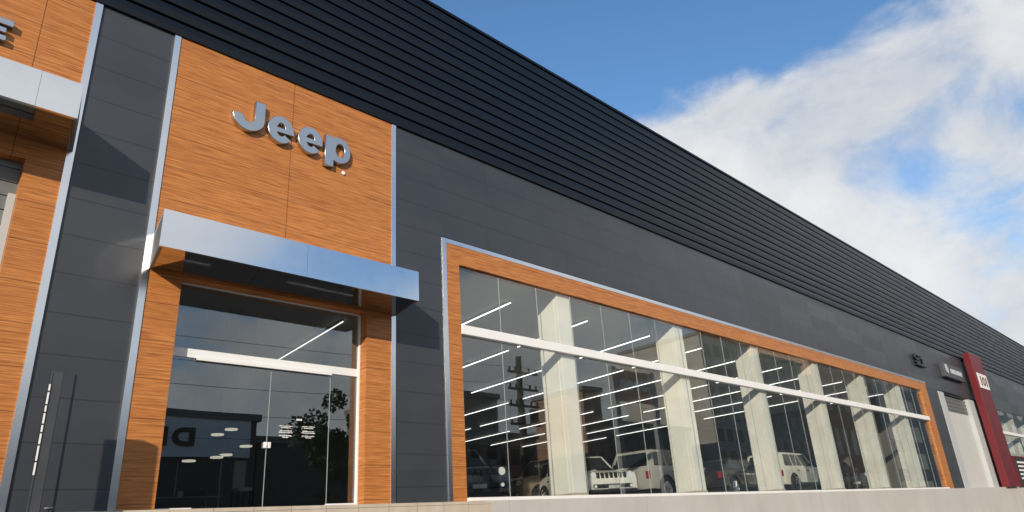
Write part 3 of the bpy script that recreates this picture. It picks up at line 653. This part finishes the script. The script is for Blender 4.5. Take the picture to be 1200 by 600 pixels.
car((19.0, 1.75, z0), 0.02, paint('pearl_white_paint', (0.70, 0.69, 0.62)), 'cream white off-roader side-on with black wheels past the third column', 'car', rim='black')
car((24.6, 2.8, z0), math.atan2(-0.75, -0.66), paint('black_paint', (0.02, 0.02, 0.022)), 'black off-roader angled to the glass before the fifth column', 'car')
car((31.2 - 4.2, 3.6, z0), math.atan2(-0.8, -0.6), paint('silver_paint', (0.55, 0.56, 0.56)), 'silver white car facing out before the last pale column', 'car', boxy=False, name='parked_car')

# ------------------------------------------------------------------ a little of the room behind the doors
tb = thing('display_table', P(3.4, 2.1, ZF), 'low display table with thin metal posts inside the glass doors', 'table')
MB().ubox(2.95, 3.76, 1.95, 2.35, 0.585, 0.602).build('table_top', M['greyframe'], tb, bevel=0.006)
for a in (2.97, 3.735):
    for b in (1.97, 2.33): MB().ubox(a - 0.01, a + 0.01, b - 0.01, b + 0.01, ZF + 0.002, 0.584).build('leg', M['greyframe'], tb)
MB().ubox(3.268, 3.276, 2.14, 2.148, 0.603, 1.02).build('post', M['whitealu'], tb)
MB().ubox(3.732, 3.742, 1.97, 1.98, 0.603, 1.03).build('post', M['whitealu'], tb)
cp = thing('coffee_cup', P(3.30, 2.05, 0.603), 'small white cup standing on the display table', 'cup')
MB().tube([P(3.30, 2.05, 0.603), P(3.30, 2.05, 0.665)], 0.035, 14, 0.045).build('cup_body', M['white'], cp)
MB().tube([P(3.33, 2.05, 0.65), P(3.345, 2.05, 0.64), P(3.33, 2.05, 0.618)], 0.007, 6).build('handle', M['white'], cp)
ft2 = thing('flower_tray', P(3.5, 2.1, 0.603), 'tray of small white and green plants on the display table', 'plant')
MB().ubox(3.38, 3.64, 2.06, 2.14, 0.603, 0.618).build('tray', M['black'], ft2)
fo = MB(); rg = random.Random(9)
for k in range(90):
    p = P(rg.uniform(3.38, 3.64), rg.uniform(2.06, 2.14), 0.62 + rg.random()*0.06); a = Vector((rg.gauss(0, 1), rg.gauss(0, 1), rg.gauss(0, 1))).normalized()*0.03; b = a.orthogonal()*0.5
    fo.bm.faces.new([fo.bm.verts.new(p + d) for d in (a, b, -a, -b)])
fo.build('foliage', M['leaf'], ft2)
# flat pendant lamps over the reception
M['pend'] = simple('lit_pendant', (1.0, 0.90, 0.72), 0.5, emit=0.9)
pr0 = None
for q in ((4.69, 1.72), (4.48, 1.63), (4.95, 1.47), (4.64, 1.33), (4.50, 1.29), (4.09, 1.23)):
    if pr0 is None:
        pr0 = tag(bpy.data.objects.new('pendant_lamp', None), 'flat round lit pendant lamp hanging behind the glass doors', 'pendant lamp', 'pendant lamps behind the glass doors'); COL.objects.link(pr0)
        MB().tube([(0, 0, 0), (0, 0, 0.035)], 0.15, 18).build('lit_disc', M['pend'], pr0); MB().tube([(0, 0, 0.036), (0, 0, 0.09)], 0.15, 18, 0.03).build('lamp_shade', M['black'], pr0)
        MB().tube([(0, 0, 0.09), (0, 0, 3.4)], 0.004, 5).build('cord', M['black'], pr0); o = pr0
    else: o = copy_tree(pr0)
    o.location = P(q[0], 4.0, q[1])
    for ch in [c_ for c_ in bpy.data.objects if c_.parent == o and c_.name.startswith('cord')]: ch.scale = (1, 1, (3.715 - q[1])*K/3.4)
cz_ = thing('reception_chair', P(3.68, 1.25, ZF), 'grey upright chair just inside the glass doors', 'chair')
MB().ubox(3.61, 3.76, 1.30, 1.33, 0.62, 0.95).build('backrest', M['greyframe'], cz_, bevel=0.02)
MB().ubox(3.60, 3.77, 1.12, 1.30, 0.60, 0.635).build('seat', M['greyframe'], cz_, bevel=0.015)
for a in (3.615, 3.755):
    for b in (1.135, 1.31): MB().ubox(a - 0.008, a + 0.008, b - 0.008, b + 0.008, ZF + 0.002, 0.60).build('leg', M['black'], cz_)

# ------------------------------------------------------------------ across the street (seen mirrored in the glass)
def block(x0, x1, y0, y1, h, mat, rows, cols, label, name='street_building'):   # rows 0: a blank front
    b = thing(name, ((x0 + x1)/2, (y0 + y1)/2, 0), label, 'building')
    MB().box(x0, x1, y0, y1, 0.0, h).build('wall', M[mat], b)
    MB().box(x0 - 0.25, x1 + 0.25, y0 - 0.25, y1 + 0.25, h + 0.002, h + 0.5).build('roof', M['bD'], b)
    dx = (x1 - x0)/cols; dz = (h - 1.5)/max(rows, 1)
    for i in range(cols):
        for k in range(rows):
            MB().box(x0 + dx*(i + 0.22), x0 + dx*(i + 0.78), y1 - 0.05, y1 + 0.03, 1.2 + dz*(k + 0.15), 1.2 + dz*(k + 0.72)).build('window', M['dglass'], b)
    return b
YB = -25*K
sb = block(8, 24, YB - 12, YB, 10.0, 'dim', 0, 6, 'low grey commercial building across the street with dark red lettering, mirrored in the doors')
MB().box(13.0, 23.5, YB + 0.05, YB + 0.12, 7.3, 10.0).build('sign_fascia', M['white'], sb)
so = P(0, 0, 0); so = Vector((0, YB + 0.14, 0))
def bl(name, polys): return letter_mesh(name, [[(p[0]*0.8/K, p[1]*0.8/K) for p in pl] for pl in polys], 0.12, 0.01, M['bark'], sb, Vector((19.2, YB + 0.16, 8.0)), Vector((-1, 0, 0)), Vector((0, 0, 1)))
bl('letter', [[(-0.2, 0), (0.7, 0)] + arc(0.7, 0.8, 1.0, 0.8, -90, 90, 20) + [(-0.2, 1.6)], [(0.3, 0.4), (0.65, 0.4)] + arc(0.65, 0.8, 0.6, 0.4, -90, 90, 14) + [(0.3, 1.2)]])
bl('letter', [[(2.1, 0), (2.6, 0), (2.6, 1.6), (2.1, 1.6)]])
block(24.6, 40.0, YB - 12, YB - 1, 8.6, 'dim', 0, 4, 'low dark hall across the street behind the two trees, mirrored in the door leaf')
block(40.5, 49.0, YB - 14, YB, 13.6, 'bD', 4, 4, 'dark flat roofed block across the street, mirrored behind the utility pole')
block(49.5, 58.5, YB - 20, YB - 4, 10.5, 'bB', 3, 4, 'low brown building across the street, mirrored beyond the utility pole')
block(64.0, 67.2, YB - 9, YB - 1, 16.0, 'bB', 5, 2, 'narrow brick tower across the street, mirrored beside the sign panel')
block(68.5, 88.0, YB - 14, YB - 2, 12.5, 'bD', 3, 6, 'wide dark hall across the street, mirrored under the sign panel')
block(93.0, 108.0, YB - 16, YB - 1, 27.0, 'bC', 8, 5, 'tall pale apartment block across the street, mirrored near the third column')
block(112.0, 128.0, YB - 16, YB - 1, 26.0, 'bA', 6, 5, 'mid-rise grey apartment block across the street, mirrored near the fourth column')
block(132.0, 160.0, YB - 16, YB - 1, 34.0, 'bB', 4, 7, 'long brick block at the far end across the street, mirrored in the last panes')
block(164.0, 330.0, YB - 18, YB - 1, 32.0, 'bA', 5, 12, 'very long grey block at the far end of the street')
block(-40.0, 6.0, YB - 14, YB - 2, 8.0, 'bC', 2, 8, 'long cream building across the street facing the outer portal')
# utility pole, cross-arms and wires
up = thing('utility_pole', (35.7, -23.6, 0.13), 'dark timber utility pole with cross-arms and wires, mirrored in the first window bay', 'pole')
MB().tube([(35.7, -23.6, 0.13), (35.7, -23.6, 12.9)], 0.30, 12, 0.22).build('pole', M['timber'], up)
for zz in (11.6, 10.4, 9.2, 7.9):
    a = MB().box(34.2, 37.2, -23.35, -23.22, zz, zz + 0.15).build('crossarm', M['timber'], up)
    for k in (-1.3, -0.7, 0.7, 1.3): MB().tube([(35.7 + k, -23.28, zz + 0.151), (35.7 + k, -23.28, zz + 0.42)], 0.07, 8).build('insulator', M['black'], a)
MB().tube([(36.6, -23.3, 8.1), (36.6, -23.3, 9.1)], 0.3, 14).build('transformer', M['black'], up)
for (zz, yy) in ((12.1, -23.28), (10.9, -23.28), (9.7, -23.28), (8.3, -23.28), (7.2, -23.6)):
    for xa, xb in ((-20, 35.7), (35.7, 90)):
        pts = [(xa + (xb - xa)*i/10, yy, zz - 1.0*4*(i/10)*(1 - i/10)) for i in range(11)]
        tag(MB().tube(pts, 0.013, 5).build('power_line', M['black']), 'thin black overhead wire running along the street past the utility pole', 'power line', 'overhead wires along the street')
# wood sign panel across the street
ob = thing('street_sign_panel', (49.0, -23.2, 0.13), 'wood panel with steel lettering on pale posts, mirrored in the second window bay', 'sign')
MB().box(46.8, 51.4, -23.3, -23.2, 10.5, 13.2).build('wood_panel', M['board'], ob)
for xa in (46.3, 51.8): MB().box(xa - 0.3, xa + 0.3, -23.4, -23.0, 0.13, 13.3).build('post', M['bE'], ob)
def sl_(name, polys):
    return letter_mesh(name, [[((p[0] - 3.43)*1.6, (p[1] - 4.66)*1.6) for p in pl] for pl in polys], 0.10, 0.012, M['white'], ob, Vector((49.1, -23.13, 11.9)), Vector((-1, 0, 0)), Vector((0, 0, 1)))
sl_('letter', [J]); sl_('letter', letter_e(3.25, 4.658, 0.168, 0.184)); sl_('letter', letter_e(3.64, 4.658, 0.168, 0.184))
sl_('letter', [[(px_, 4.835), (px_, 4.392), (px_ + 0.122, 4.392)] + arc(px_ + 0.2, 4.658, 0.164, 0.186, 242, 478, 40), arc(px_ + 0.215, 4.658, 0.064, 0.096, 0, 350, 30)])
# street trees, mirrored in the right door leaf
def tree(x, y, h, r, label, seed):
    rg = random.Random(seed); t = thing('street_tree', (x, y, 0.0), label, 'tree', None)
    tk = MB(); tk.tube([(x, y, 0), (x + 0.1, y, h*0.3), (x, y + 0.1, h*0.55)], 0.22, 10, 0.12)
    for k in range(6):
        a = rg.uniform(0, 6.28); tk.tube([(x, y, h*0.42), (x + r*0.7*math.cos(a), y + r*0.7*math.sin(a), h*rg.uniform(0.62, 0.85))], 0.09, 6, 0.03)
    tk.build('trunk', M['bark'], t)
    c = MB(); cl = [(Vector((rg.gauss(0, r*0.5), rg.gauss(0, r*0.5), h*0.68 + rg.gauss(0, h*0.13))), rg.uniform(0.45, 0.8)*r*0.55) for _ in range(16)]
    for k in range(2600):
        q, s = rg.choice(cl); p = Vector((x, y, 0)) + q + Vector((rg.gauss(0, 1), rg.gauss(0, 1), rg.gauss(0, 1))).normalized()*s*rg.random()**0.4
        a = Vector((rg.gauss(0, 1), rg.gauss(0, 1), rg.gauss(0, 1))).normalized(); b = a.orthogonal().normalized(); e = 0.12 + 0.1*rg.random()
        vs = [c.bm.verts.new(p + d) for d in (a*e, b*e*0.6, -a*e, -b*e*0.6)]; c.bm.faces.new(vs)
    c.build('crown', M['leaf'], t)
tree(25.0, -30.5, 11.0, 2.6, 'leafy street tree across the road, mirrored in the door leaf with the notice', 1)
tree(29.0, -31.0, 10.4, 2.4, 'slightly lower street tree across the road, mirrored beside the entrance jamb', 2)
